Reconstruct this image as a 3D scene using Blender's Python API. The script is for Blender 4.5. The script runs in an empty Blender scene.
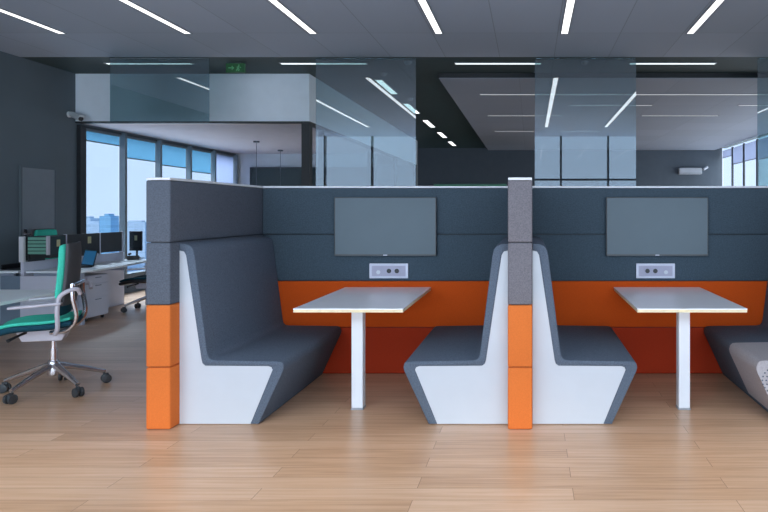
import bpy, bmesh, math, random
from mathutils import Vector, Matrix
random.seed(4)
C = bpy.context.scene.collection
PI = math.pi

# ------------------------------------------------------------------ materials
def newmat(name):
    m = bpy.data.materials.new(name); m.use_nodes = True
    nt = m.node_tree; b = nt.nodes['Principled BSDF']
    return m, nt, b

def N(nt, t, **kw):
    n = nt.nodes.new(t)
    for k, v in kw.items(): setattr(n, k, v)
    return n

def solid(name, col, rough=.5, metal=0, spec=.5, var=.06, scale=6, bump=0, bscale=200):
    m, nt, b = newmat(name)
    tc = N(nt, 'ShaderNodeTexCoord')
    no = N(nt, 'ShaderNodeTexNoise'); no.inputs['Scale'].default_value = scale
    no.inputs['Detail'].default_value = 3
    nt.links.new(tc.outputs['Object'], no.inputs['Vector'])
    r = N(nt, 'ShaderNodeValToRGB')
    r.color_ramp.elements[0].position = .3; r.color_ramp.elements[1].position = .7
    r.color_ramp.elements[0].color = [c*(1-var) for c in col]+[1]
    r.color_ramp.elements[1].color = [min(1, c*(1+var)) for c in col]+[1]
    nt.links.new(no.outputs['Fac'], r.inputs['Fac']); nt.links.new(r.outputs['Color'], b.inputs['Base Color'])
    b.inputs['Roughness'].default_value = rough; b.inputs['Metallic'].default_value = metal
    b.inputs['Specular IOR Level'].default_value = spec
    if bump:
        n2 = N(nt, 'ShaderNodeTexNoise'); n2.inputs['Scale'].default_value = bscale
        nt.links.new(tc.outputs['Object'], n2.inputs['Vector'])
        bp = N(nt, 'ShaderNodeBump'); bp.inputs['Strength'].default_value = bump; bp.inputs['Distance'].default_value = .003
        nt.links.new(n2.outputs['Fac'], bp.inputs['Height']); nt.links.new(bp.outputs['Normal'], b.inputs['Normal'])
    return m

def felt(name, col, var=.2):
    m = solid(name, col, rough=.95, spec=.15, var=var, scale=110, bump=.5, bscale=260)
    return m

def emis(name, col, s, base=(.8, .8, .8)):
    m, nt, b = newmat(name)
    b.inputs['Base Color'].default_value = (*base, 1)
    b.inputs['Emission Color'].default_value = (*col, 1); b.inputs['Emission Strength'].default_value = s
    return m

def glass(name, tint, refl, rough=0.0):
    m = bpy.data.materials.new(name); m.use_nodes = True; nt = m.node_tree
    nt.nodes.clear()
    out = N(nt, 'ShaderNodeOutputMaterial'); mx = N(nt, 'ShaderNodeMixShader')
    tr = N(nt, 'ShaderNodeBsdfTransparent'); gl = N(nt, 'ShaderNodeBsdfGlossy')
    tr.inputs['Color'].default_value = (*tint, 1); gl.inputs['Roughness'].default_value = rough
    gl.inputs['Color'].default_value = (.94, .95, 1, 1)
    mx.inputs['Fac'].default_value = refl
    nt.links.new(tr.outputs[0], mx.inputs[1]); nt.links.new(gl.outputs[0], mx.inputs[2]); nt.links.new(mx.outputs[0], out.inputs[0])
    return m

def wood_floor():
    m, nt, b = newmat('oak_plank_floor')
    tc = N(nt, 'ShaderNodeTexCoord'); mp = N(nt, 'ShaderNodeMapping')
    mp.inputs['Location'].default_value = (1.45+1.68*10, -3.25+.07125+.1425*2*30, 0)
    nt.links.new(tc.outputs['Object'], mp.inputs['Vector'])
    br = N(nt, 'ShaderNodeTexBrick'); br.offset = .5; br.squash = 1
    br.inputs['Scale'].default_value = 1; br.inputs['Brick Width'].default_value = 1.68
    br.inputs['Row Height'].default_value = .1425; br.inputs['Mortar Size'].default_value = .0018
    br.inputs['Mortar Smooth'].default_value = .3; br.inputs['Bias'].default_value = 0
    br.inputs['Color1'].default_value = (0, 0, 0, 1); br.inputs['Color2'].default_value = (1, 1, 1, 1)
    nt.links.new(mp.outputs[0], br.inputs['Vector'])
    sc = N(nt, 'ShaderNodeMapping'); sc.inputs['Scale'].default_value = (1.1, 26, 1)
    nt.links.new(tc.outputs['Object'], sc.inputs['Vector'])
    ad = N(nt, 'ShaderNodeVectorMath', operation='ADD')
    sh = N(nt, 'ShaderNodeVectorMath', operation='SCALE'); sh.inputs['Scale'].default_value = 9
    nt.links.new(br.outputs['Color'], sh.inputs[0])
    nt.links.new(sc.outputs[0], ad.inputs[0]); nt.links.new(sh.outputs[0], ad.inputs[1])
    g = N(nt, 'ShaderNodeTexNoise'); g.inputs['Scale'].default_value = 1.6; g.inputs['Detail'].default_value = 5; g.inputs['Distortion'].default_value = .6
    nt.links.new(ad.outputs[0], g.inputs['Vector'])
    mixv = N(nt, 'ShaderNodeMath', operation='MULTIPLY_ADD'); mixv.inputs[1].default_value = .34
    nt.links.new(br.outputs['Color'], mixv.inputs[0]); nt.links.new(g.outputs['Fac'], mixv.inputs[2])
    r = N(nt, 'ShaderNodeValToRGB'); cr = r.color_ramp
    cr.elements[0].position = .3; cr.elements[0].color = FLOOR_D
    cr.elements[1].position = .95; cr.elements[1].color = FLOOR_L
    e = cr.elements.new(.62); e.color = FLOOR_M
    nt.links.new(mixv.outputs[0], r.inputs['Fac'])
    mx = N(nt, 'ShaderNodeMix', data_type='RGBA'); mx.inputs[7].default_value = (.16, .09, .05, 1)
    f = N(nt, 'ShaderNodeMath', operation='MULTIPLY'); f.inputs[1].default_value = .75
    nt.links.new(br.outputs['Fac'], f.inputs[0]); nt.links.new(f.outputs[0], mx.inputs[0])
    nt.links.new(r.outputs['Color'], mx.inputs[6]); nt.links.new(mx.outputs[2], b.inputs['Base Color'])
    b.inputs['Roughness'].default_value = .33; b.inputs['Specular IOR Level'].default_value = .4
    return m

def ceiling_tiles(name, col, w, h, dx=0, dy=0, line=.55):
    m, nt, b = newmat(name)
    tc = N(nt, 'ShaderNodeTexCoord'); mp = N(nt, 'ShaderNodeMapping'); mp.inputs['Location'].default_value = (dx, dy, 0)
    nt.links.new(tc.outputs['Object'], mp.inputs['Vector'])
    br = N(nt, 'ShaderNodeTexBrick'); br.offset = 0
    br.inputs['Scale'].default_value = 1; br.inputs['Brick Width'].default_value = w; br.inputs['Row Height'].default_value = h
    br.inputs['Mortar Size'].default_value = .006; br.inputs['Mortar Smooth'].default_value = .2
    br.inputs['Color1'].default_value = (*[c*.95 for c in col], 1); br.inputs['Color2'].default_value = (*[c*1.05 for c in col], 1)
    br.inputs['Mortar'].default_value = (*[c*line for c in col], 1)
    nt.links.new(mp.outputs[0], br.inputs['Vector']); nt.links.new(br.outputs['Color'], b.inputs['Base Color'])
    b.inputs['Roughness'].default_value = .8
    return m

def building_mat(name, col):
    m, nt, b = newmat(name)
    tc = N(nt, 'ShaderNodeTexCoord'); br = N(nt, 'ShaderNodeTexBrick'); br.offset = 0
    mp = N(nt, 'ShaderNodeMapping'); mp.inputs['Rotation'].default_value = (PI/2, 0, 0)
    nt.links.new(tc.outputs['Object'], mp.inputs['Vector']); nt.links.new(mp.outputs[0], br.inputs['Vector'])
    br.inputs['Scale'].default_value = .3
    br.inputs['Color1'].default_value = (*[c*.93 for c in col], 1); br.inputs['Color2'].default_value = (*[c*1.07 for c in col], 1)
    br.inputs['Mortar'].default_value = (*[min(1, c*1.12) for c in col], 1)
    nt.links.new(br.outputs['Color'], b.inputs['Base Color']); b.inputs['Roughness'].default_value = .8
    return m

FLOOR_D = (.41, .245, .148, 1); FLOOR_M = (.54, .34, .215, 1); FLOOR_L = (.63, .425, .295, 1)
M = {}
M['floor'] = wood_floor()
M['ceil'] = ceiling_tiles('grey_ceiling_tiles', (.41, .465, .56), .7825, 1.25, dx=.436+.7825*12, dy=-9.23+1.25*10, line=.72)
M['dark_ceil'] = solid('dark_teal_ceiling', (.042, .070, .074), .7)
M['raft'] = ceiling_tiles('pale_raft_tiles', (.35, .38, .45), 1.31, 1.31, dx=1.48+1.31*8, dy=-10.3+1.31*12, line=.82)
M['raft_edge'] = solid('black_raft_edge', (.008, .010, .013), .6)
M['room_ceil'] = solid('lilac_grey_room_ceiling', (.46, .42, .45), .8)
M['wall_dark'] = solid('charcoal_blue_wall', (.115, .145, .165), .8, var=.04, scale=2)
M['wall_end'] = solid('slate_end_wall', (.085, .105, .130), .8, var=.04)
M['door'] = solid('grey_door', (.19, .22, .25), .55, var=.03)
M['white_wall'] = solid('white_bulkhead', (.82, .90, .98), .6, var=.02)
M['lilac_wall'] = solid('grey_white_wall', (.50, .53, .56), .7, var=.03)
M['black'] = solid('black_plastic', (.012, .013, .016), .45)
M['blackmetal'] = solid('black_metal_trim', (.018, .022, .026), .5)
M['board'] = solid('dark_green_board', (.008, .022, .024), .6)
M['felt'] = felt('slate_felt', (.098, .112, .140))
M['felt_lit'] = felt('slate_felt_lit', (.165, .155, .172))  # slate felt lightened: brighter light on the centre post put into the colour
M['bench_felt'] = felt('slate_bench_fabric', (.100, .124, .163))
M['pale_layer'] = felt('light_grey_layer', (.40, .375, .39), var=.1)
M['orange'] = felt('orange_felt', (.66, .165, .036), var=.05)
M['orange_shaded'] = felt('orange_felt_shaded', (.55, .075, .008), var=.05)  # orange felt with the shade at the booth back put into its colour
M['orange_deep_shade'] = felt('orange_felt_deep_shade', (.40, .038, .012), var=.05)  # same orange felt, deeper shade near the floor put into its colour
M['felt_shaded'] = felt('slate_felt_shaded', (.058, .084, .108))  # slate felt darkened: shade at the booth back put into the colour
M['white'] = solid('white_laminate', (.52, .55, .595), .35, var=.015)
M['white_metal'] = solid('white_painted_metal', (.72, .74, .78), .4, var=.015)
M['tabletop'] = solid('glossy_white_tabletop', (.86, .88, .92), .25, var=.01)
M['ply'] = solid('cream_ply_edge', (.78, .66, .42), .5, var=.08, scale=30)
M['tv'] = solid('tv_screen_glass', (.075, .11, .135), .3, spec=.3, var=.02)
M['bezel'] = solid('dark_tv_bezel', (.05, .058, .064), .4)
M['plate'] = solid('pale_socket_plate', (.50, .51, .60), .4, metal=.2)
M['plate_in'] = solid('lilac_socket_inset', (.36, .35, .45), .5)
M['light'] = emis('ceiling_light_diffuser', (1, .99, .98), 2.1)
M['light_dim'] = emis('dim_light_diffuser', (.86, .95, .95), 1.7)
M['light_raft'] = emis('raft_light_diffuser', (.95, .96, 1), .62)
M['light_spot'] = emis('corridor_light_diffuser', (1, 1, 1), 2.5)
M['housing'] = solid('light_housing', (.30, .32, .35), .5)
M['exit'] = emis('green_exit_face', (.02, .22, .06), .09, (.01, .06, .02))
M['exit_mark'] = emis('pale_green_exit_mark', (.2, .6, .3), .18, (.05, .2, .1))
M['glass_panel'] = glass('tinted_glass', (.60, .74, .76), .26)
M['glass_room'] = glass('room_glass', (.90, .93, .96), .02)
M['glass_win'] = glass('window_glass', (.93, .97, 1), .04)
M['mullion'] = solid('grey_mullion', (.14, .17, .19), .5)
M['mullion_dark'] = solid('dark_mullion', (.06, .07, .09), .5)
M['blind'] = None
M['silver'] = solid('polished_aluminium', (.62, .61, .65), .22, metal=.9)
M['frame_grey'] = solid('light_grey_frame_plastic', (.50, .48, .54), .4)
M['chair_dark'] = solid('charcoal_chair_shell', (.060, .062, .070), .7)
M['chair_navy'] = felt('dark_teal_fabric', (.012, .060, .090), var=.15)
M['teal'] = felt('teal_green_fabric', (.06, .55, .40), var=.12)
M['rubber'] = solid('caster_rubber', (.035, .04, .045), .5)
M['desk'] = solid('white_desktop', (.86, .92, .95), .4, var=.015)
M['ped'] = solid('white_pedestal', (.62, .64, .74), .5, var=.02)
M['modesty'] = solid('blue_grey_panel', (.17, .23, .30), .6)
M['desk_leg'] = solid('pale_grey_desk_leg', (.36, .40, .50), .4)
M['screen_felt'] = solid('charcoal_desk_screen', (.055, .060, .066), .8)
M['organiser'] = solid('sage_green_organiser', (.17, .40, .31), .5)
M['organiser_dark'] = solid('dark_organiser_side', (.012, .035, .045), .5)
M['note'] = solid('cream_note_paper', (.55, .52, .30), .8)
M['blue_glow'] = emis('blue_laptop_display', (.03, .22, .50), .4, (.02, .03, .05))
M['green_panel'] = solid('bright_green_panel', (.02, .30, .14), .6)
M['unit_grey'] = solid('pale_grey_unit', (.42, .44, .48), .5)
M['cctv'] = solid('pale_camera_shell', (.62, .66, .68), .4)
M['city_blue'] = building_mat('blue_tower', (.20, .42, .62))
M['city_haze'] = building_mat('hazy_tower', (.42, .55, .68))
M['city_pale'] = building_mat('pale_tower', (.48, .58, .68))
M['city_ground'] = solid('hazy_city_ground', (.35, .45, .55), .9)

def blind_mat():
    m = bpy.data.materials.new('teal_blind_fabric'); m.use_nodes = True; nt = m.node_tree; nt.nodes.clear()
    out = N(nt, 'ShaderNodeOutputMaterial'); mx = N(nt, 'ShaderNodeMixShader'); mx.inputs[0].default_value = .75
    d = N(nt, 'ShaderNodeBsdfTranslucent'); d.inputs[0].default_value = (.16, .24, .29, 1)
    t = N(nt, 'ShaderNodeBsdfTransparent'); t.inputs[0].default_value = (.44, .68, .78, 1)
    no = N(nt, 'ShaderNodeTexNoise'); no.inputs['Scale'].default_value = 40
    nt.links.new(d.outputs[0], mx.inputs[1]); nt.links.new(t.outputs[0], mx.inputs[2]); nt.links.new(mx.outputs[0], out.inputs[0])
    return m
M['blind'] = blind_mat()
def blind_mat2():
    m = bpy.data.materials.new('lilac_grey_blind_fabric'); m.use_nodes = True; nt = m.node_tree; nt.nodes.clear()
    out = N(nt, 'ShaderNodeOutputMaterial'); mx = N(nt, 'ShaderNodeMixShader'); mx.inputs[0].default_value = .3
    d = N(nt, 'ShaderNodeBsdfTranslucent'); d.inputs[0].default_value = (.42, .44, .52, 1)
    t = N(nt, 'ShaderNodeBsdfTransparent'); t.inputs[0].default_value = (.40, .42, .50, 1)
    nt.links.new(d.outputs[0], mx.inputs[1]); nt.links.new(t.outputs[0], mx.inputs[2]); nt.links.new(mx.outputs[0], out.inputs[0])
    return m
M['blind_grey'] = blind_mat2()

# ------------------------------------------------------------------ mesh helpers
def add_box(bm, x0, x1, y0, y1, z0, z1, bev=0, seg=2, mat=None):
    g = bmesh.ops.create_cube(bm, size=1)
    vs = g['verts']
    T = Matrix.Translation(((x0+x1)/2, (y0+y1)/2, (z0+z1)/2)) @ Matrix.Diagonal((abs(x1-x0), abs(y1-y0), abs(z1-z0), 1))
    bmesh.ops.transform(bm, matrix=T, verts=vs)
    if bev:
        es = list({e for v in vs for e in v.link_edges})
        r = bmesh.ops.bevel(bm, geom=es, offset=bev, segments=seg, profile=.5, affect='EDGES')
        vs = list({v for f in r['faces'] for v in f.verts} | {v for v in vs if v.is_valid})
    if mat is not None: bmesh.ops.transform(bm, matrix=mat, verts=vs)
    return vs

def add_prism(bm, pts, a0, a1, axis='y', bev=0, seg=2):
    # pts: polygon in the plane square to the axis; y -> (x,z), x -> (y,z), z -> (x,y)
    def P(p, a):
        return {'y': (p[0], a, p[1]), 'x': (a, p[0], p[1]), 'z': (p[0], p[1], a)}[axis]
    A = [bm.verts.new(P(p, a0)) for p in pts]; B = [bm.verts.new(P(p, a1)) for p in pts]
    n = len(pts); fs = []
    fa = bm.faces.new(A); fb = bm.faces.new(B[::-1])
    for i in range(n):
        fs.append(bm.faces.new((A[i], B[i], B[(i+1) % n], A[(i+1) % n])))
    bmesh.ops.recalc_face_normals(bm, faces=fs+[fa, fb])
    if bev:
        es = list(fa.edges)+list(fb.edges)
        bmesh.ops.bevel(bm, geom=es, offset=bev, segments=seg, profile=.5, affect='EDGES')

def add_tube(bm, pts, rad, seg=10, flat=None):
    pts = [Vector(p) for p in pts]; n = len(pts)
    rads = rad if isinstance(rad, (list, tuple)) else [rad]*n
    rings = []; up = None
    for i, p in enumerate(pts):
        d = (pts[min(i+1, n-1)]-pts[max(i-1, 0)]).normalized()
        if up is None:
            up = Vector((0, 0, 1)) if abs(d.z) < .9 else Vector((0, 1, 0))
        s = d.cross(up).normalized(); u = s.cross(d).normalized(); up = u
        k = flat if flat else 1
        rings.append([bm.verts.new(p+(s*math.cos(t)*rads[i]+u*math.sin(t)*rads[i]*k)) for t in [2*PI*j/seg for j in range(seg)]])
    fs = []
    for a, b in zip(rings, rings[1:]):
        for j in range(seg): fs.append(bm.faces.new((a[j], a[(j+1) % seg], b[(j+1) % seg], b[j])))
    fs.append(bm.faces.new(rings[0][::-1])); fs.append(bm.faces.new(rings[-1]))
    bmesh.ops.recalc_face_normals(bm, faces=fs)

def add_lathe(bm, prof, seg=20, mat=None):
    rings = []
    for r, z in prof:
        rings.append([bm.verts.new((r*math.cos(2*PI*j/seg), r*math.sin(2*PI*j/seg), z)) for j in range(seg)])
    fs = []
    for a, b in zip(rings, rings[1:]):
        for j in range(seg): fs.append(bm.faces.new((a[j], a[(j+1) % seg], b[(j+1) % seg], b[j])))
    fs.append(bm.faces.new(rings[0][::-1])); fs.append(bm.faces.new(rings[-1]))
    bmesh.ops.recalc_face_normals(bm, faces=fs)
    if mat is not None: bmesh.ops.transform(bm, matrix=mat, verts=[v for r in rings for v in r])

def smooth_path(pts, n=6):
    out = []; P = [Vector(p) for p in pts]
    for i in range(len(P)-1):
        p0 = P[max(i-1, 0)]; p1 = P[i]; p2 = P[i+1]; p3 = P[min(i+2, len(P)-1)]
        for k in range(n):
            t = k/n
            out.append(.5*((2*p1)+(p2-p0)*t+(2*p0-5*p1+4*p2-p3)*t*t+(3*p1-p0-3*p2+p3)*t**3))
    out.append(P[-1]); return out

def BM(): return bmesh.new()

def obj(name, bm, mat, parent=None, loc=(0, 0, 0), smooth=False, label=None):
    me = bpy.data.meshes.new(name); bm.to_mesh(me); bm.free()
    me.materials.append(M[mat])
    if smooth:
        for p in me.polygons: p.use_smooth = True
        try: me.set_sharp_from_angle(angle=math.radians(42))
        except Exception: pass
    o = bpy.data.objects.new(name, me); C.objects.link(o); o.location = loc
    if parent: o.parent = parent
    if label: o['label'] = label
    return o

def thing(name, label, cat, loc=(0, 0, 0), rotz=0, group=None):
    o = bpy.data.objects.new(name, None); C.objects.link(o); o.empty_display_size = .1
    o.location = loc; o.rotation_euler = (0, 0, rotz); o['label'] = label; o['category'] = cat
    if group: o['group'] = group
    return o

def tag(o, label, cat, group=None):
    o['label'] = label; o['category'] = cat
    if group: o['group'] = group
    return o

def sbox(name, mat, x0, x1, y0, y1, z0, z1, parent=None, bev=0, label=None):
    """box with its own origin at the base centre (structure when top level)"""
    bm = BM(); cx, cy = (x0+x1)/2, (y0+y1)/2
    add_box(bm, x0-cx, x1-cx, y0-cy, y1-cy, 0, z1-z0, bev)
    loc = Vector((cx, cy, z0))
    if parent: loc = loc-parent.location
    o = obj(name, bm, mat, parent, loc, label=label)
    if not parent: o['kind'] = 'structure'
    return o

def sempty(name, loc=(0, 0, 0)):
    o = bpy.data.objects.new(name, None); C.objects.link(o); o.location = loc; o['kind'] = 'structure'; return o

def copy_tree(o, parent=None):
    c = o.copy(); C.objects.link(c)
    if parent:
        c.parent = parent; c.matrix_parent_inverse = o.matrix_parent_inverse.copy()
    for ch in list(o.children): copy_tree(ch, c)
    return c

# ------------------------------------------------------------------ the setting
XL, XR, YF, YE, ZC = -7.35, 6.75, -.3, 22.5, 3.72
# floor plane with object origin at world origin so plank joints fall where they are
bm = BM(); add_box(bm, XL-.2, XR+.2, YF-.2, YE+.2, -.2, 0)
o = obj('floor', bm, 'floor'); o['kind'] = 'structure'
bm = BM(); add_box(bm, XL-.2, XR+.2, YF-.2, 9.23, 0, .15)
o = obj('ceiling', bm, 'ceil', loc=(0, 0, ZC)); o['kind'] = 'structure'
bm = BM(); add_box(bm, XL-.2, XR+.2, 9.232, YE+.2, 0, .15)
o = obj('ceiling', bm, 'dark_ceil', loc=(0, 0, ZC+.002)); o['kind'] = 'structure'
# lowered pale raft with a black edge
bm = BM(); add_box(bm, -1.47, XR-.27, 10.31, YE-.01, 0, .02)
raft = obj('ceiling_raft', bm, 'raft', loc=(0, 0, 3.637)); raft['kind'] = 'structure'
sbox('trim_raft_edge', 'raft_edge', -1.48, XR-.26, 10.30, YE, 3.645, 3.72)
# left wall, pier, door
sbox('wall_left', 'wall_dark', XL-.2, XL, YF-.2, 10.5, 0, ZC)
d = sempty('door_1', (XL, 9.55, 0))
sbox('door_leaf', 'door', XL, XL+.02, 9.23, 9.87, 0, 2.13, d)
sbox('door_frame', 'wall_dark', XL, XL+.03, 9.20, 9.23, 0, 2.16, d)
sbox('door_frame', 'wall_dark', XL, XL+.03, 9.87, 9.90, 0, 2.16, d)
sbox('door_frame', 'wall_dark', XL, XL+.03, 9.23, 9.87, 2.13, 2.16, d)
bm = BM(); add_tube(bm, [(0, 0, 0), (.06, 0, 0), (.06, .12, 0)], .012, 8); add_box(bm, 0, .008, -.03, .03, -.08, .08)
obj('handle', bm, 'silver', d, (.02, -.26, 1.16), label='silver lever handle')
# left window wall of the meeting room
sbox('wall_left_sill', 'wall_dark', XL-.2, XL, 10.5, 20.3, 0, .35)
sbox('wall_left_head', 'wall_dark', XL-.2, XL, 10.5, 20.3, 2.90, ZC)
sbox('wall_left_end', 'lilac_wall', XL-.2, XL, 15.97, 20.3, .35, 2.90)
ys = [10.53, 11.53, 12.63, 13.75, 14.82, 15.93]
bl = [2.68, 2.48, 2.43, 2.37, 1.2]
for i in range(5):
    w = sempty('window_%d' % (i+1), (XL, (ys[i]+ys[i+1])/2, .35))
    sbox('mullion', 'mullion', XL-.03, XL+.075, ys[i+1]-.03, ys[i+1]+.03, .35, 2.90, w)
    if i == 0: sbox('mullion', 'blackmetal', XL-.03, XL+.03, ys[0]-.03, ys[0]+.03, .35, 2.90, w)
    sbox('pane', 'glass_win', XL-.05, XL-.04, ys[i]+.03, ys[i+1]-.03, .35, 2.90, w)
    sbox('head_rail', 'blackmetal', XL-.10, XL+.02, ys[i]+.03, ys[i+1]-.045, 2.87, 2.90, w)
    b = thing('roller_blind', '%s roller blind, %s' % ('pale teal' if i < 4 else 'pale lilac grey',
        ['the shortest, on the window beside the dark left wall', 'second window from the dark left wall', 'on the third window from the dark left wall',
         'fourth window from the dark left wall', 'drawn full on the last window'][i]), 'blind', (XL-.02, (ys[i]+ys[i+1])/2, bl[i]), 0, 'roller blinds on the left windows')
    sbox('blind_fabric', 'blind' if i < 4 else 'blind_grey', XL-.022, XL-.018, ys[i]+.035, ys[i+1]-.05, bl[i], 2.84, b)
    sbox('bottom_bar', 'mullion', XL-.028, XL-.012, ys[i]+.035, ys[i+1]-.05, bl[i]-.02, bl[i], b)
    sbox('roller', 'mullion', XL-.045, XL, ys[i]+.035, ys[i+1]-.05, 2.83, 2.868, b)
# meeting room: bulkhead, ceiling, glass
sbox('wall_bulkhead_front', 'white_wall', XL, -3.57, 10.35, 10.5, 2.95, ZC)
sbox('wall_bulkhead_side', 'white_wall', -3.72, -3.57, 10.5, 20.2, 2.95, ZC)
sbox('trim_1', 'blackmetal', XL, -3.565, 10.345, 10.5, 2.925, 2.95)
sbox('trim_2', 'blackmetal', -3.70, -3.565, 10.5, 20.2, 2.925, 2.95)
bm = BM(); add_box(bm, XL, -3.73, 10.5, 20.2, 0, .05)
o = obj('ceiling_meeting_room', bm, 'room_ceil', loc=(0, 0, 2.93)); o['kind'] = 'structure'
sbox('wall_meeting_room_back', 'lilac_wall', XL, -3.85, 16.0, 16.12, 0, 2.93)
sbox('wall_meeting_room_rear', 'lilac_wall', XL, -3.57, 20.2, 20.3, 0, ZC)
sbox('trim_3', 'blackmetal', -3.70, -3.57, 10.36, 10.5, 0, 2.925)
w = sempty('window_6', (-3.6, 15, 0))
for y in (11.1, 14.45, 17.2, 20.1):
    sbox('mullion', 'blackmetal', -3.66, -3.58, y-.04, y+.04, 0, 2.90, w)
for y0, y1 in ((10.5, 11.06), (11.14, 14.41), (14.49, 17.16), (17.24, 20.06)):
    sbox('pane', 'glass_room', -3.63, -3.61, y0, y1, 0, 2.90, w)
w = sempty('window_7', (-5.4, 10.4, 0))
sbox('pane', 'glass_room', XL, -3.70, 10.42, 10.44, 0, 2.90, w)
sbox('mullion', 'blackmetal', XL, XL+.06, 10.38, 10.48, 0, 2.90, w)
# end wall and right window wall
sbox('wall_back', 'wall_end', XL-.2, XR+.01, YE, YE+.2, 0, ZC)
sbox('wall_right', 'wall_dark', XR, XR+.2, YF-.2, 11.0, 0, ZC)
sbox('wall_right_sill', 'wall_dark', XR, XR+.2, 11.0, YE, 0, .3)
yr = [22.45, 21.3, 20.16, 18.98, 17.8, 16.6, 15.4, 14.2, 13.0, 11.8]
sh = [3.36, 3.06, 3.07, 3.02, 3.05, 3.05, 3.05, 3.05, 3.05]
for i in range(9):
    w = sempty('window_%d' % (8+i), (XR, (yr[i]+yr[i+1])/2, .3))
    sbox('mullion', 'mullion_dark', XR-.03, XR+.012, yr[i+1]-.055, yr[i+1]+.055, .3, 3.63, w)
    sbox('pane', 'glass_win', XR+.015, XR+.025, yr[i+1]+.06, yr[i]-.06, .3, ZC, w)
    b = thing('roller_blind', 'grey roller blind half down on the far right window row, %s from the end wall' %
        ['first', 'second', 'third', 'fourth', 'fifth', 'sixth', 'seventh', 'eighth', 'ninth'][i], 'blind', (XR, (yr[i]+yr[i+1])/2, sh[i]), 0, 'roller blinds on the right windows')
    sbox('blind_fabric', 'blind_grey', XR-.012, XR-.008, yr[i+1]+.065, yr[i]-.065, sh[i], 3.60, b)
    sbox('bottom_bar', 'mullion', XR-.018, XR-.002, yr[i+1]+.065, yr[i]-.065, sh[i]-.02, sh[i], b)
# window wall behind the camera
sbox('wall_front_sill', 'wall_dark', XL, XR, YF-.2, YF, 0, .12)
xs = [XL+.03]+[.915+1.397*k for k in range(-5, 5)]+[XR-.03]
for k in range(11):
    w = sempty('window_%d' % (17+k), ((xs[k]+xs[k+1])/2, YF, .12))
    sbox('mullion', 'mullion_dark', xs[k]-.03, xs[k]+.03, YF-.13, YF-.03, .12, ZC, w)
    if xs[k] > -.6: sbox('transom', 'mullion_dark', xs[k]+.03, xs[k+1]-.03, YF-.12, YF-.06, 2.40, 2.46, w)
    sbox('pane', 'glass_win', xs[k]+.03, xs[k+1]-.03, YF-.11, YF-.10, .12, ZC, w)
# the city outside, many floors below
bm = BM(); add_box(bm, -900, 300, -300, 1200, -1, 0)
o = obj('ground', bm, 'city_ground', loc=(0, 0, -45)); o['kind'] = 'structure'
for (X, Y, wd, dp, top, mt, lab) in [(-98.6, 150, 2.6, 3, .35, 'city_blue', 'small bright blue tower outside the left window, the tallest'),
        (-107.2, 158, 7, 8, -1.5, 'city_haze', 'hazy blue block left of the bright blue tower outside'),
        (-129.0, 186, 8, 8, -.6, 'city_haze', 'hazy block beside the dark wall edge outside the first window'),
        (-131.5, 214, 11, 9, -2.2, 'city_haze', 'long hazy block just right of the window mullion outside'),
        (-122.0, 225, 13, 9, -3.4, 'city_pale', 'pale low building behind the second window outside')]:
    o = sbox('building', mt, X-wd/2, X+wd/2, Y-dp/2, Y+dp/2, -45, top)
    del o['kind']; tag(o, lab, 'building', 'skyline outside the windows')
    bm = BM(); add_box(bm, -wd*.2, wd*.2, -1, 1, 0, .5); obj('roof_plant', bm, mt, o, (0, 0, 45+top))

# ------------------------------------------------------------------ ceiling fittings
def light_strip(X0, X1, Y0, Y1, z, mat, label, group, drop=.012):
    cx, cy = (X0+X1)/2, (Y0+Y1)/2
    t = thing('light_strip', label, 'ceiling light', (cx, cy, z), 0, group)
    hx, hy = (X1-X0)/2, (Y1-Y0)/2
    bm = BM()
    e = .012
    add_box(bm, -hx-e, -hx, -hy-e, hy+e, -drop, 0); add_box(bm, hx, hx+e, -hy-e, hy+e, -drop, 0)
    add_box(bm, -hx, hx, -hy-e, -hy, -drop, 0); add_box(bm, -hx, hx, hy, hy+e, -drop, 0)
    obj('frame', bm, 'housing', t)
    bm = BM(); add_box(bm, -hx, hx, -hy, hy, -drop*.7, 0); obj('diffuser', bm, mat, t)
    return t
ordn = ['first', 'second', 'third', 'fourth', 'fifth', 'sixth', 'seventh', 'eighth', 'ninth']
for i in range(8):
    X = -5.83+1.565*i
    light_strip(X-.04, X+.04, 1.7, 7.98, ZC, 'light', 'long white light strip in the pale near ceiling, %s from the left wall' % ordn[i], 'long light strips in the pale ceiling')
for i in range(5):
    X = -5.72+2.62*i
    light_strip(X-.64, X+.64, 9.57, 9.65, ZC, 'light_dim', 'thin crosswise light strip in the dark ceiling, %s from the left wall' % ordn[i], 'crosswise light strips in the dark ceiling')
for i, y in enumerate([10.8, 13.2, 15.6, 18.0, 20.4]):
    light_strip(-2.62, -2.50, y, y+1.3, ZC, 'light_spot', 'short bright light in the corridor ceiling, %s in the line going back' % ordn[i], 'corridor light line')
R = [(-.91, 1.7, 11.7), (1.72, 4.3, 11.7), (4.32, 6.4, 11.7), (.79, 2.46, 12.9), (4.2, 5.85, 12.9), (-.94, .74, 14.3), (2.5, 4.2, 14.3), (-.94, .1, 17.1), (.8, 1.9, 17.1)]
rl = ['at the left of the front row', 'in the middle of the front row', 'at the right of the front row', 'in the second row, above the centre post', 'in the second row, toward the right windows',
      'in the third row, at its left', 'in the third row, toward the right windows', 'in the last row, at its left', 'in the last row, second along']
for (x0, x1, y), l in zip(R, rl):
    light_strip(x0, x1, y-.035, y+.035, 3.637, 'light_raft', 'thin dim light line in the ceiling raft, '+l, 'light lines in the ceiling raft')
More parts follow.
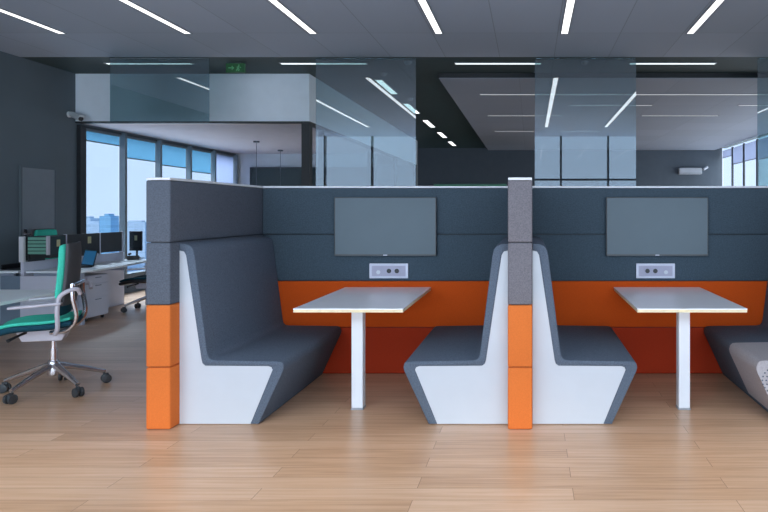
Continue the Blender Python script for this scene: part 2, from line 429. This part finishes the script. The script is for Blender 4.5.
for (x, y), l in zip([(-1.815, 9.5), (.81, 9.5), (-2.35, 10.3), (-2.35, 12.6)], ['between the crosswise lights over the left table', 'between the crosswise lights over the centre post', 'beside the first corridor light', 'beside the second corridor light']):
    t = thing('smoke_detector', 'small grey smoke detector on the dark ceiling '+l, 'smoke detector', (x, y, ZC), 0, 'smoke detectors')
    bm = BM(); add_lathe(bm, [(.055, -.02), (.06, 0)]); obj('base', bm, 'housing', t)
    bm = BM(); add_lathe(bm, [(.02, -.05), (.04, -.045), (.045, -.02)]); obj('head', bm, 'housing', t)
# exit sign
t = thing('exit_sign', 'small green exit sign hanging from the dark ceiling above the white bulkhead', 'sign', (-4.4, 9.57, ZC))
bm = BM(); add_box(bm, -.14, .14, -.02, .02, -.15, -.015, .004); obj('case', bm, 'exit', t)
for x in (-.095, .095):
    bm = BM(); add_box(bm, x-.005, x+.005, -.01, .01, -.02, 0); obj('bracket', bm, 'blackmetal', t)
bm = BM()
add_tube(bm, [(-.10, 0, -.085), (-.02, 0, -.085)], .008, 6); add_tube(bm, [(-.05, 0, -.06), (-.02, 0, -.085), (-.05, 0, -.11)], .007, 6)
add_lathe(bm, [(.001, -.012), (.014, 0), (.001, .012)], 10, Matrix.Translation((.055, 0, -.045)))
add_tube(bm, [(.05, 0, -.06), (.04, 0, -.09), (.06, 0, -.105), (.05, 0, -.13)], .008, 6)
add_tube(bm, [(.04, 0, -.09), (.02, 0, -.125)], .008, 6); add_tube(bm, [(.025, 0, -.075), (.05, 0, -.065), (.085, 0, -.08)], .006, 6)
obj('symbol', bm, 'exit_mark', t, (0, -.021, 0), label='pale arrow and running figure')
# wall camera on the left wall
t = thing('security_camera', 'white bullet security camera on the dark left wall beside the bulkhead', 'camera', (XL, 10.2, 3.04))
bm = BM(); add_lathe(bm, [(.05, 0), (.05, .02), (.03, .04)], 14, Matrix.Rotation(PI/2, 4, 'Y')); obj('mount', bm, 'cctv', t, smooth=True)
bm = BM(); add_tube(bm, [(.03, 0, 0), (.07, 0, 0), (.10, -.02, -.03)], .014, 8); obj('arm', bm, 'cctv', t)
bm = BM(); add_tube(bm, [(.03, 0, .01), (.05, -.01, 0), (.26, -.1, -.085)], [.03, .042, .045], 14); obj('body', bm, 'cctv', t, smooth=True)
bm = BM(); add_tube(bm, [(.255, -.098, -.083), (.27, -.104, -.089)], .036, 14); obj('lens', bm, 'black', t)
bm = BM(); add_tube(bm, [(.04, -.005, .035), (.29, -.112, -.045)], [.05, .05], 14, flat=.35); obj('sunshield', bm, 'cctv', t, smooth=True)
# end wall: box, little camera, green panel
t = thing('wall_unit', 'pale grey rectangular unit mounted high on the far end wall', 'wall unit', (5.6, YE, 2.78))
bm = BM(); add_box(bm, -.40, .40, -.2, 0, 0, .23, .03, 3); obj('case', bm, 'unit_grey', t)
bm = BM(); add_box(bm, -.36, .36, -.205, -.19, .02, .055); obj('louvre', bm, 'housing', t)
t = thing('security_camera', 'small grey security camera beside the pale wall unit on the end wall', 'camera', (6.12, YE, 2.98))
bm = BM(); add_box(bm, -.04, .04, -.03, .004, -.04, .04); add_tube(bm, [(0, 0, 0), (0, -.12, 0)], .015, 8); obj('bracket', bm, 'housing', t)
bm = BM(); add_tube(bm, [(.09, -.08, .06), (-.08, -.2, -.04)], .045, 12); obj('body', bm, 'unit_grey', t)
t = thing('wall_panel', 'bright green wall panel on the far end wall behind the left booth', 'wall panel', (-2.1, YE, 1.2))
bm = BM(); add_box(bm, -1.28, 1.28, -.04, 0, 0, 1.22, .01); obj('board', bm, 'green_panel', t)
bm = BM(); add_box(bm, -1.28, 1.28, -.05, 0, 1.22, 1.25); obj('top_rail', bm, 'organiser', t)
# meeting room board and pendants
t = thing('display_board', 'large dark green board on the back wall of the glass meeting room', 'board', (-5.42, 16.0, 1.1))
bm = BM(); add_box(bm, -1.53, 1.53, -.05, 0, 0, 1.46, .01); obj('surface', bm, 'board', t)
bm = BM(); 
for a in ((-1.55, 1.55, 1.46, 1.49), (-1.55, 1.55, -.03, 0), (-1.56, -1.53, -.03, 1.49), (1.53, 1.56, -.03, 1.49)): add_box(bm, a[0], a[1], -.06, 0, a[2], a[3])
obj('frame', bm, 'blackmetal', t)
for i, (x, y) in enumerate([(-5.6, 13.1), (-5.85, 15.0)]):
    t = thing('pendant_lamp', ['dark pendant lamp on a thin cord in the meeting room, nearer one', 'dark pendant lamp on a thin cord in the meeting room, farther one'][i], 'lamp', (x, y, 2.93), 0, 'meeting room pendants')
    bm = BM(); add_lathe(bm, [(.06, -.03), (.06, 0)]); obj('ceiling_rose', bm, 'mullion_dark', t)
    bm = BM(); add_tube(bm, [(0, 0, -.03), (0, 0, -1.05)], .006, 6); obj('cord', bm, 'mullion_dark', t)
    bm = BM(); add_lathe(bm, [(.16, -1.33), (.12, -1.18), (.04, -1.07), (.015, -1.04)]); obj('shade', bm, 'black', t, smooth=True)

# tinted glass partition panels behind the booths (open gaps between them)
gl = ['over the white bulkhead beside the exit sign', 'over the corridor lights behind the left screen', 'right of the centre post above the right booth', 'farthest right, toward the right windows']
for i, (x0, x1) in enumerate([(-6.10, -4.66), (-3.11, -1.66), (.07, 1.54), (3.306, 4.76)]):
    t = thing('glass_panel', 'tinted glass panel reaching the ceiling, '+gl[i], 'glass panel', ((x0+x1)/2, 9.3, 0), 0, 'tinted glass panels')
    h = (x1-x0)/2; zb = 2.80 if i == 0 else .02   # the one beside the exit sign hangs from the ceiling
    bm = BM(); add_box(bm, -h, h, -.006, .006, zb, ZC-.002); obj('pane', bm, 'glass_panel', t)
    bm = BM()
    if i == 0: add_box(bm, -h, h, -.012, .012, ZC-.012, ZC); obj('ceiling_track', bm, 'mullion', t)
    else: add_box(bm, -h, h, -.02, .02, 0, .02); obj('floor_track', bm, 'mullion', t)

# ------------------------------------------------------------------ booth
PH = .428
def panel_mesh(x0, x1, y0, y1, z0, z1):
    bm = BM(); add_box(bm, x0, x1, y0, y1, z0+.002, z1-.002, .011, 3); return bm
YB, YT = 4.384, 6.06
def side_partition(xc, label, ft='felt'):
    t = thing('partition', label, 'partition', (xc, (YB+YT)/2, 0), 0, 'booth side partitions')
    d = (YT-YB)/2
    for k in range(4):
        obj('panel', panel_mesh(-.084, .084, -d, d, k*PH, (k+1)*PH), 'orange' if k < 2 else ft, t, smooth=True,
            label='orange fabric panel' if k < 2 else 'slate grey fabric panel')
    bm = BM(); add_box(bm, -.082, .082, -d+.002, d-.002, 4*PH, 4*PH+.018, .004); obj('cap', bm, 'white_metal', t, label='white top cap')
    bm = BM(); add_box(bm, -.06, .06, -d+.02, d-.02, .01, 4*PH); obj('core', bm, 'black', t)
    return t
XA, XM, XZ = -2.549, -.068, 2.413
side_partition(XA, 'grey and orange booth partition beside the office chair, its end facing forward')
side_partition(XM, 'narrow grey and orange post-like partition standing between the two booths', 'felt_lit')
side_partition(XZ, 'grey and orange partition closing the right booth')
def back_partition(x0, x1, label):
    t = thing('partition', label, 'partition', ((x0+x1)/2, 5.97, 0), 0, 'booth back partitions')
    h = (x1-x0)/2-.002
    for k in range(4):
        obj('panel', panel_mesh(-h, h, -.08, .08, k*PH, (k+1)*PH), ['orange_deep_shade', 'orange_shaded', 'felt_shaded', 'felt_shaded'][k], t, smooth=True,
            label=['orange fabric panel with deeper shade in its colour', 'orange fabric panel with shade in its colour', 'slate grey fabric panel', 'slate grey fabric panel'][k])
    bm = BM(); add_box(bm, -h, h, -.078, .078, 4*PH, 4*PH+.018, .004); obj('cap', bm, 'white_metal', t, label='white top cap')
    bm = BM(); add_box(bm, -h+.02, h-.02, -.06, .06, .01, 4*PH); obj('core', bm, 'black', t)
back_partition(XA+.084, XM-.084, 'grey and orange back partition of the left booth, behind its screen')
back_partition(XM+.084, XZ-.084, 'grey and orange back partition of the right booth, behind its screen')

outer = [(.56, .004), (.732, .375), (.738, .40), (.732, .428), (.715, .442), (.69, .446), (.255, .452), (.225, .458), (.206, .478), (.198, .51), (.112, 1.19), (.103, 1.228), (.083, 1.255), (.05, 1.27), (0.002, 1.272)]
inner = [(0.002, 1.222), (.033, 1.215), (.048, 1.19), (.157, .455), (.165, .428), (.184, .413), (.625, .41), (.648, .402), (.656, .384), (.50, .004)]
def bench(face, sgn, label, pale_end=False):
    y0, y1 = 4.49, 5.872
    t = thing('booth_bench', label, 'bench', (face, (y0+y1)/2, 0), 0, 'booth benches')
    d = (y1-y0)/2
    S = lambda ps: [(sgn*u, z) for u, z in ps]
    bm = BM(); add_prism(bm, S(outer+inner), -d, d, 'y', .009, 2); obj('upholstery', bm, 'bench_felt', t, smooth=True)
    bm = BM(); add_prism(bm, S(inner+[(.002, .004)]), -d+.008, d-.008, 'y'); obj('base', bm, 'white', t, label='white laminate side and base')
    bm = BM(); add_prism(bm, S([(.01, 0), (.48, 0), (.482, .004), (.01, .004)]), -d+.02, d-.02, 'y'); obj('plinth', bm, 'black', t)
    if pale_end:  # thin lighter grey layer over the near end of the bench
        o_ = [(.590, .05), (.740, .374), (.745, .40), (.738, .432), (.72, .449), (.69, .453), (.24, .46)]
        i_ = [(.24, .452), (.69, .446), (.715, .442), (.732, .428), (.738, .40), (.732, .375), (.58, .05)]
        bm = BM(); add_prism(bm, S(o_+i_), -d-.006, -d+.60, 'y'); add_prism(bm, S(o_+[(.24, .05)]), -d-.012, -d-.004, 'y'); c = obj('seat_layer', bm, 'pale_layer', t, smooth=True, label='lighter grey layer over the near end of the seat')
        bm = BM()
        # dotted round emblem on the lighter near end
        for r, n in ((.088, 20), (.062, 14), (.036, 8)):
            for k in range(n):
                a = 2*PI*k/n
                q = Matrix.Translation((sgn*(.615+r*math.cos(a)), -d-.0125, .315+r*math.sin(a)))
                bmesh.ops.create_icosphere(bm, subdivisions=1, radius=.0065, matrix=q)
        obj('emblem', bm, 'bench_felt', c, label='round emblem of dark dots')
    return t
bench(XA+.084, 1, 'grey upholstered high-back bench in the left booth, backing onto the left partition')
bench(XM-.084, -1, 'grey upholstered bench in the left booth, backing onto the centre post')
bench(XM+.084, 1, 'grey upholstered bench in the right booth, backing onto the centre post')
bench(XZ-.084, -1, 'dark grey bench at the right edge, its near end lighter grey', pale_end=True)

def table(xc, label):
    t = thing('booth_table', label, 'table', (xc, 5.235, 0), 0, 'booth tables')
    y0, y1 = 4.59-5.235, 5.888-5.235
    bm = BM(); add_box(bm, -.395, .395, y0, y1, .792, .80, .002); obj('tabletop', bm, 'tabletop', t)
    bm = BM(); add_box(bm, -.393, .393, y0+.002, y1, .772, .792); obj('edge_band', bm, 'ply', t, label='cream coloured edge')
    bm = BM(); add_box(bm, -.043, .043, -.365-.043, -.365+.043, .012, .772, .006); obj('leg', bm, 'white_metal', t)
    bm = BM(); add_box(bm, -.046, .046, -.365-.046, -.365+.046, 0, .012); obj('foot', bm, 'housing', t)
    bm = BM(); add_box(bm, -.25, .25, .60, .652, .70, .772); obj('wall_bracket', bm, 'white_metal', t)
table(-1.305, 'white rectangular table on one square leg in the left booth')
table(1.165, 'white rectangular table on one square leg in the right booth')

def tv(xc, label, lab2, flip):
    t = thing('wall_screen', label, 'screen', (xc, 5.89, 1.357), 0, 'wall mounted screens')
    bm = BM(); add_box(bm, -.466, .466, -.045, -.006, -.269, .269, .004); obj('bezel', bm, 'bezel', t)
    bm = BM(); add_box(bm, -.456, .456, -.047, -.044, -.250, .259); obj('display', bm, 'tv', t)
    bm = BM(); add_box(bm, -.018, .018, -.047, -.045, -.264, -.256); obj('logo', bm, 'plate', t, label='tiny pale maker mark')
    bm = BM(); add_box(bm, -.2, .2, -.006, 0, -.15, .15); obj('mount', bm, 'black', t)
    t = thing('socket_panel', lab2, 'socket panel', (xc+.025*(1 if not flip else -.4), 5.89, .95), 0, 'socket panels')
    s = 1 if not flip else -1
    bm = BM(); add_box(bm, -.178, .178, -.016, 0, -.068, .068, .003); obj('plate', bm, 'plate', t)
    bm = BM(); add_box(bm, -.155, .155, -.018, -.012, -.048, .048); obj('inset', bm, 'plate_in', t)
    for x in (.004, .076):
        bm = BM(); add_lathe(bm, [(.031, 0), (.031, .006)], 20, Matrix.Translation((s*x, -.017, 0)) @ Matrix.Rotation(PI/2, 4, 'X')); so = obj('socket', bm, 'plate_in', t)
        bm = BM(); add_lathe(bm, [(.021, 0), (.021, .002)], 20, Matrix.Translation((s*x, -.023, 0)) @ Matrix.Rotation(PI/2, 4, 'X')); obj('socket_hole', bm, 'black', so)
    bm = BM(); add_lathe(bm, [(.018, 0), (.018, .004)], 16, Matrix.Translation((-s*.095, -.017, -.012)) @ Matrix.Rotation(PI/2, 4, 'X')); obj('button', bm, 'white', t)
tv(-1.322, 'flat grey screen mounted on the back wall of the left booth', 'pale socket panel under the left booth screen', False)
tv(1.163, 'flat grey screen mounted on the back wall of the right booth', 'pale socket panel under the right booth screen', True)

# ------------------------------------------------------------------ office chairs (facing local -x)
def soft_slab(bm, x0, x1, y0, y1, z0, z1, fn, bev=.02, nx=8, ny=8):
    """rounded cushion warped by fn(v)"""
    vs = []
    tmp = bmesh.new(); add_box(tmp, x0, x1, y0, y1, z0, z1)
    bmesh.ops.subdivide_edges(tmp, edges=tmp.edges[:], cuts=7, use_grid_fill=True)
    cx, cy, cz = (x0+x1)/2, (y0+y1)/2, (z0+z1)/2; h = Vector(((x1-x0)/2, (y1-y0)/2, (z1-z0)/2))
    for v in tmp.verts:
        p = v.co-Vector((cx, cy, cz)); q = Vector((p.x/h.x, p.y/h.y, p.z/h.z))
        core = Vector([max(-1+bev/h[i], min(1-bev/h[i], q[i]))*h[i] if h[i] > bev else 0 for i in range(3)])
        dlt = p-core
        if dlt.length > 1e-6:
            b = [min(bev, h[i]) for i in range(3)]
            n = Vector([dlt[i]/b[i] for i in range(3)])
            if n.length > 1: n.normalize()
            p = core+Vector([n[i]*b[i] for i in range(3)])
        v.co = fn(p+Vector((cx, cy, cz)))
    me = bpy.data.meshes.new('tmp'); tmp.to_mesh(me); tmp.free(); bm.from_mesh(me); bpy.data.meshes.remove(me)

def office_chair(loc, rotz, label, group, cast, up=0, seatmat='teal', under='chair_navy'):
    """up lifts the seat; cast: caster angles"""
    t = thing('office_chair', label, 'office chair', loc, rotz, group)
    H = up
    bm = BM()
    add_lathe(bm, [(.03, .13), (.045, .14), (.05, .23), (.036, .255)], 16)
    base = obj('base', bm, 'silver', t, (.05, -.022, 0), smooth=True)
    for a in cast:
        a = math.radians(a); c, s = math.cos(a), math.sin(a)
        bm = BM(); add_tube(bm, [(.03*c, .03*s, .215), (.2*c, .2*s, .16), (.365*c, .365*s, .10)], [.034, .027, .02], 8, flat=.8); obj('arm', bm, 'silver', base, smooth=True)
        bm = BM(); cx, cy = .36*c, .36*s
        for k in (-1, 1):
            ox, oy = -s*.021*k, c*.021*k
            add_lathe(bm, [(.024, -.014), (.037, -.010), (.038, 0), (.037, .010), (.024, .014)], 16,
                Matrix.Translation((cx+ox+c*.012, cy+oy+s*.012, .038)) @ Matrix.Rotation(a, 4, 'Z') @ Matrix.Rotation(PI/2, 4, 'X'))
        add_box(bm, -.012, .03, -.008, .008, -.02, .03, .004, mat=Matrix.Translation((cx, cy, .055)) @ Matrix.Rotation(a, 4, 'Z'))
        obj('caster', bm, 'rubber', base, smooth=True)
    bm = BM(); add_lathe(bm, [(.028, .19), (.028, .30+H*.5), (.019, .30+H*.5), (.019, .40+H)], 14); obj('gas_column', bm, 'silver', t, (.05, -.022, 0), smooth=True)
    bm = BM(); add_prism(bm, [(-.15, .335+H), (.12, .325+H), (.17, .43+H), (-.20, .43+H)], -.09, .09, 'y', .008)
    obj('mechanism', bm, 'frame_grey', t)
    bm = BM(); add_tube(bm, [(-.12, -.08, .41+H), (-.16, -.20, .395+H), (-.19, -.27, .38+H)], [.012, .010, .014], 8); obj('lever', bm, 'black', t)
    sf = lambda p: Vector((p.x, p.y, p.z+H-.012-.03*max(0, (-p.x-.12)/.22)**2*1.6+.018*(p.y/.23)**2+.03*max(0, (p.x-.05)/.2)))
    bm = BM(); soft_slab(bm, -.34, .22, -.23, .23, .43, .485, sf, .03); obj('seat_shell', bm, under, t, smooth=True)
    bm = BM(); soft_slab(bm, -.33, .21, -.222, .222, .478, .512, sf, .02); obj('seat_cushion', bm, seatmat, t, smooth=True)
    def bf(p):  # p.x thickness about 0, p.z height above seat 0..0.66
        z = p.z; x = .165+.025*(z/.66)+.02*math.sin((z-.1)*4.2)-.045*(1-(p.y/.24)**2)*0+.03*-(p.y/.23)**2
        w = 1-.12*max(0, (z-.3)/.36)**2
        return Vector((p.x+x, p.y*w, z*.94+.53+H))
    bm = BM(); soft_slab(bm, -.065, -.006, -.222, .222, .16, .635, bf, .03); obj('back_cushion', bm, seatmat, t, smooth=True)
    bm = BM(); soft_slab(bm, -.045, 0, -.205, .205, .01, .17, bf, .02); obj('lumbar_cushion', bm, under, t, smooth=True)
    bm = BM(); soft_slab(bm, -.008, .022, -.226, .226, .10, .645, bf, .012); obj('back_shell', bm, 'chair_dark', t, smooth=True)
    bm = BM()
    for s in (-1, 1):
        add_tube(bm, smooth_path([(.05, s*.12, .40+H), (.17, s*.15, .42+H), (.235, s*.17, .52+H), (.215, s*.19, .68+H), (.21, s*.19, .80+H)], 5), .018, 8)
    add_tube(bm, [(.215, -.19, .79+H), (.225, 0, .79+H), (.215, .19, .79+H)], .016, 8)
    obj('back_frame', bm, 'silver', t, smooth=True)
    for s in (-1, 1):
        bm = BM()
        add_tube(bm, smooth_path([(.10, s*.2, .40+H), (.13, s*.262, .46+H), (.13, s*.272, .62+H), (.155, s*.272, .72+H), (.25, s*.245, .765+H), (.27, s*.2, .72+H)], 6), .017, 8)
        ar = obj('armrest', bm, 'frame_grey', t, smooth=True)
        bm = BM(); soft_slab(bm, -.19, .16, s*.272-.035, s*.272+.035, .635+H, .66+H, lambda p: p+Vector((0, 0, .06*(p.x))), .012); obj('arm_pad', bm, 'frame_grey', ar, smooth=True)
    return t
r0 = math.radians(24)
office_chair((-4.03, 5.34, 0), r0, 'teal green office chair with silver five-star base beside the left partition', 'office chairs', [a-24 for a in (188, 260, 332, 44, 116)], up=.10)
office_chair((-5.78, 9.72, 0), math.radians(8), 'dark office chair tucked at the far desk, half hidden by the partition', 'office chairs', [0, 72, 144, 216, 288], up=0, seatmat='chair_navy', under='black')
office_chair((-7.02, 9.47, 0), PI, 'green backed office chair behind the dark desk screens near the door', 'office chairs', [36, 108, 180, 252, 324], up=.10)

# ------------------------------------------------------------------ desks
def poly_desk(name, label, pts, z, legs, group, modesty=None):
    cx = sum(p[0] for p in pts)/len(pts); cy = sum(p[1] for p in pts)/len(pts)
    t = thing(name, label, 'desk', (cx, cy, 0), 0, group)
    bm = BM(); add_prism(bm, [(x-cx, y-cy) for x, y in pts], z-.028, z, 'z', .004); obj('desktop', bm, 'desk', t)
    for (x, y) in legs:
        bm = BM(); add_box(bm, x-cx-.025, x-cx+.025, y-cy-.03, y-cy+.03, 0, z-.028, .005); obj('leg', bm, 'desk_leg', t)
    if modesty:
        x0, x1, y0, y1, z0, z1 = modesty
        bm = BM(); add_box(bm, x0-cx, x1-cx, y0-cy, y1-cy, z0, z1); obj('modesty_panel', bm, 'modesty', t)
    bm = BM(); ys_ = [p[1] for p in pts]; xs_ = [p[0] for p in pts]
    add_box(bm, min(xs_)+.06-cx, max(xs_)-.1-cx, min(ys_)+.06-cy, min(ys_)+.09-cy, z-.09, z-.028); obj('rail', bm, 'desk_leg', t)
    return t
poly_desk('desk', 'white desk edge at the far left in front of the teal chair', [(-6.1, 4.35), (-4.37, 4.35), (-4.43, 5.95), (-4.5, 6.12), (-4.62, 6.2), (-6.1, 6.2)], .74, [(-5.2, 6.05), (-5.9, 6.05), (-5.9, 4.5)], 'white desks')
poly_desk('desk', 'white workstation desk beyond the teal chair, nearest of the row along the screens', [(-6.54, 8.3), (-5.86, 8.3), (-5.82, 8.36), (-5.80, 8.5), (-5.84, 9.26), (-6.54, 9.26)], .72, [(-5.9, 8.42), (-6.5, 9.2)], 'white desks')
poly_desk('desk', 'narrow white desktop on the wall side of the dark screens', [(-7.1, 8.3), (-6.64, 8.3), (-6.64, 9.05), (-7.1, 9.05)], .72, [(-7.06, 8.42), (-7.06, 9.0)], 'white desks', None)
# spine with upright screens
t = thing('desk_screen', 'long charcoal desk screen with pale posts standing between the facing desks', 'desk screen', (-6.57, 9.35, 0))
bm = BM(); add_box(bm, -.02, .02, -1.07, .98, 0, .84); obj('rail', bm, 'ped', t, label='pale lilac rail below the screen')
for y0, y1 in ((-1.03, -.31), (-.29, .40), (.42, .93)):
    bm = BM(); add_box(bm, -.015, .015, y0, y1, .86, 1.165, .004); obj('screen', bm, 'screen_felt', t)
for y in (-.30, .41, .95):
    bm = BM(); add_box(bm, -.018, .018, y-.010, y+.010, .84, 1.17); obj('post', bm, 'ped', t)
bm = BM(); add_box(bm, -.03, .03, -1.09, -1.05, .84, 1.17, .004); obj('end_post', bm, 'white_metal', t)
def pedestal(x0, x1, y0, y1, face, label):
    t = thing('drawer_pedestal', label, 'drawer pedestal', ((x0+x1)/2, (y0+y1)/2, 0), 0, 'white drawer pedestals')
    hx, hy = (x1-x0)/2, (y1-y0)/2
    bm = BM(); add_box(bm, -hx, hx, -hy, hy, .05, .62, .004); obj('carcass', bm, 'ped', t)
    for z0, z1 in ((.06, .31), (.32, .50), (.51, .61)):
        bm = BM()
        if face == 'x': add_box(bm, hx, hx+.016, -hy+.005, hy-.005, z0, z1, .003)
        else: add_box(bm, -hx+.005, hx-.005, -hy-.016, -hy, z0, z1, .003)
        dr = obj('drawer', bm, 'ped', t)
        bm = BM()
        if face == 'x': add_box(bm, hx+.016, hx+.022, -.06, .06, z1-.03, z1-.02)
        else: add_box(bm, -.06, .06, -hy-.022, -hy-.016, z1-.03, z1-.02)
        obj('handle', bm, 'modesty', dr)
    for sx in (-1, 1):
        for sy in (-1, 1):
            bm = BM(); add_lathe(bm, [(.02, -.012), (.025, 0), (.02, .012)], 12, Matrix.Translation((sx*(hx-.04), sy*(hy-.05), .025)) @ Matrix.Rotation(PI/2, 4, 'X')); obj('caster', bm, 'rubber', t)
pedestal(-6.42, -5.98, 8.62, 9.06, 'x', 'white three-drawer pedestal beside the pale desk leg')
t = thing('end_panel', 'blue grey and white end panel closing the desk row, behind the teal chair', 'end panel', (-6.4, 8.25, 0))
bm = BM(); add_box(bm, -.55, -.42, -.015, .015, .05, .66); add_box(bm, -.16, .40, -.015, .015, .05, .66); obj('white_panel', bm, 'ped', t, label='white panel')
bm = BM(); add_box(bm, -.42, -.16, -.01, .02, .02, .66); obj('grey_panel', bm, 'modesty', t, label='blue grey panel')
# organiser box hung on the screen end
t = thing('desk_organiser', 'sage green slatted organiser box by the white end post', 'organiser', (-6.38, 8.32, .93))
bm = BM(); add_box(bm, -.14, .13, 0, .28, 0, .24); obj('box', bm, 'organiser_dark', t)
bm = BM()
for k in range(5): add_box(bm, -.135, .10, -.02, .0, .01+.046*k, .045+.046*k, .004)
obj('slat_front', bm, 'organiser', t, label='sage green slats')
bm = BM(); add_box(bm, .105, .135, -.022, .01, 0, .245); obj('edge_strip', bm, 'frame_grey', t)
bm = BM(); add_box(bm, -.15, -.135, .0, .28, -.09, .24); obj('hanger', bm, 'blackmetal', t)
bm = BM(); add_box(bm, -.14, .13, .02, .26, -.045, 0); obj('tray', bm, 'black', t)
bm = BM(); add_box(bm, .131, .134, .13, .19, .10, .19); obj('paper_note', bm, 'note', t, label='cream paper note')
# laptop with blue display
t = thing('laptop', 'open dark laptop with a blue display on the far white desk', 'laptop', (-6.22, 8.98, .72), math.radians(-30))
bm = BM(); add_box(bm, -.16, .16, -.25, 0, 0, .018, .004); obj('base', bm, 'black', t)
bm = BM(); add_box(bm, -.165, .165, 0, .012, .01, .24, .004, mat=Matrix.Rotation(-.25, 4, 'X')); lid = obj('lid', bm, 'black', t)
bm = BM(); add_box(bm, -.15, .15, -.003, 0, .03, .225, mat=Matrix.Rotation(-.25, 4, 'X')); obj('display', bm, 'blue_glow', lid)
bm = BM(); add_box(bm, -.14, .14, -.14, -.02, .018, .021); obj('keyboard', bm, 'blackmetal', t)
# notes stuck on the screens
for i, (y, z, l) in enumerate([(9.52, 1.07, 'cream paper note stuck on the charcoal screen above the laptop')]):
    bm = BM(); add_box(bm, 0, .004, -.035, .035, -.05, .05); n = obj('paper_note', bm, 'note', None, (-6.554, y, z)); tag(n, l, 'note')
# black monitor / phone at the far end
t = thing('monitor', 'black desk monitor near the partition at the end of the desk screens', 'monitor', (-6.45, 10.48, .72), 0)
bm = BM(); add_box(bm, -.09, .09, -.09, .09, 0, .012, .003); obj('foot', bm, 'black', t)
bm = BM(); add_tube(bm, [(0, .02, .01), (0, .03, .3)], .016, 8); obj('stand', bm, 'black', t)
bm = BM(); add_box(bm, -.10, .10, -.02, .015, .13, .45, .006); obj('panel', bm, 'black', t)
bm = BM(); add_box(bm, -.012, .03, -.024, -.02, .3, .38); obj('paper_note', bm, 'note', t)
t = thing('desk_phone', 'small black desk phone in front of the black monitor', 'phone', (-6.36, 10.28, .72), .4)
bm = BM(); add_prism(bm, [(-.09, 0), (.09, 0), (.09, .02), (-.09, .07)], -.08, .08, 'x', .004); obj('body', bm, 'black', t)
bm = BM(); add_tube(bm, [(-.06, -.06, .09), (-.06, .06, .09)], .018, 8); obj('handset', bm, 'black', t)
# black tray on the far desk, left
t = thing('desk_tray', 'flat black tray on the wall side desk at the far left', 'tray', (-6.86, 8.62, .72))
bm = BM(); add_box(bm, -.13, .13, -.16, .16, 0, .012); obj('base', bm, 'black', t)
bm = BM(); add_box(bm, -.13, .13, .15, .16, .012, .07); add_box(bm, -.13, -.12, -.16, .15, .012, .07); add_box(bm, .12, .13, -.16, .15, .012, .07); obj('rim', bm, 'black', t)

# extend the second desk toward the partition
poly_desk('desk', 'white desk at the far end of the row, next to the partition', [(-6.54, 9.34), (-5.88, 9.34), (-5.98, 9.8), (-6.06, 10.34), (-6.54, 10.34)], .72, [(-6.12, 10.25), (-6.5, 9.4)], 'white desks')

# ------------------------------------------------------------------ world and lamps
w = bpy.data.worlds.new('World'); bpy.context.scene.world = w; w.use_nodes = True
nt = w.node_tree; bg = nt.nodes['Background']
tc = N(nt, 'ShaderNodeTexCoord'); sx = N(nt, 'ShaderNodeSeparateXYZ'); nt.links.new(tc.outputs['Generated'], sx.inputs[0])
r = N(nt, 'ShaderNodeValToRGB'); cr = r.color_ramp
cr.elements[0].position = .0; cr.elements[0].color = (.56, .68, .85, 1)
cr.elements[1].position = 1; cr.elements[1].color = (.30, .52, .85, 1)
e = cr.elements.new(.5); e.color = (.66, .77, .92, 1)
e = cr.elements.new(.60); e.color = (.60, .73, .93, 1)
mm = N(nt, 'ShaderNodeMath', operation='MULTIPLY_ADD'); mm.inputs[1].default_value = .5; mm.inputs[2].default_value = .5
nt.links.new(sx.outputs['Z'], mm.inputs[0]); nt.links.new(mm.outputs[0], r.inputs['Fac']); nt.links.new(r.outputs['Color'], bg.inputs['Color'])
bg.inputs['Strength'].default_value = 1.6

def area(name, loc, rot, sx_, sy_, power, col):
    l = bpy.data.lights.new(name, 'AREA'); l.shape = 'RECTANGLE'; l.size = sx_; l.size_y = sy_; l.energy = power; l.color = col
    o = bpy.data.objects.new(name, l); C.objects.link(o); o.location = loc; o.rotation_euler = rot; return o
area('front_window_light', (-.3, -6.0, -.5), (PI/2, 0, 0), 30, 5.8, 3000, (.82, .90, 1))  # emits toward +y
area('right_window_light', (XR+.45, 19, 2.2), (PI/2, 0, PI/2), 16, 4, 600, (.95, .98, 1))

area('high_fill_light', (-.3, -7.0, 7.2), (math.radians(50), 0, 0), 30, 4.5, 3200, (.90, .95, 1))  # added fill lamp, brightens tabletops and other upward faces
area('left_low_fill', (-9.6, 15, -1.2), (math.radians(130), 0, -PI/2), 13, 3, 700, (.80, .90, 1))  # added lamp kept out of view, brightens the meeting room ceiling from below
lo = area('left_high_fill', (-11.5, 14, 7.0), (0, 0, 0), 10, 4, 4500, (.88, .94, 1))  # added lamp kept out of view, brightens the white desks on the left
lo.rotation_euler = (Vector((-6.2, 9.3, .7))-lo.location).to_track_quat('-Z', 'Y').to_euler()
l = bpy.data.lights.new('sun', 'SUN'); l.energy = 3; l.angle = math.radians(7); l.color = (1, .84, .66)
o = bpy.data.objects.new('sun', l); C.objects.link(o); o.location = (0, -20, 15); o.rotation_euler = (math.radians(53), 0, math.radians(4))

cam = bpy.data.cameras.new('camera'); co = bpy.data.objects.new('camera', cam); C.objects.link(co)
co.location = (0, 0, 1.5); co.rotation_euler = (PI/2, 0, 0)
cam.sensor_width = 36; cam.lens = 640/768*36; cam.shift_x = -(530-384)/768; cam.shift_y = -(256-211)/768; cam.clip_end = 2000; cam.clip_start = .05
sc = bpy.context.scene; sc.camera = co
sc.view_settings.view_transform = 'Standard'; sc.view_settings.look = 'None'; sc.view_settings.exposure = -.18
sc.cycles.use_denoising = True
sc.cycles.max_bounces = 8; sc.cycles.transparent_max_bounces = 24; sc.cycles.caustics_reflective = False; sc.cycles.caustics_refractive = False
sc.cycles.sample_clamp_indirect = 4
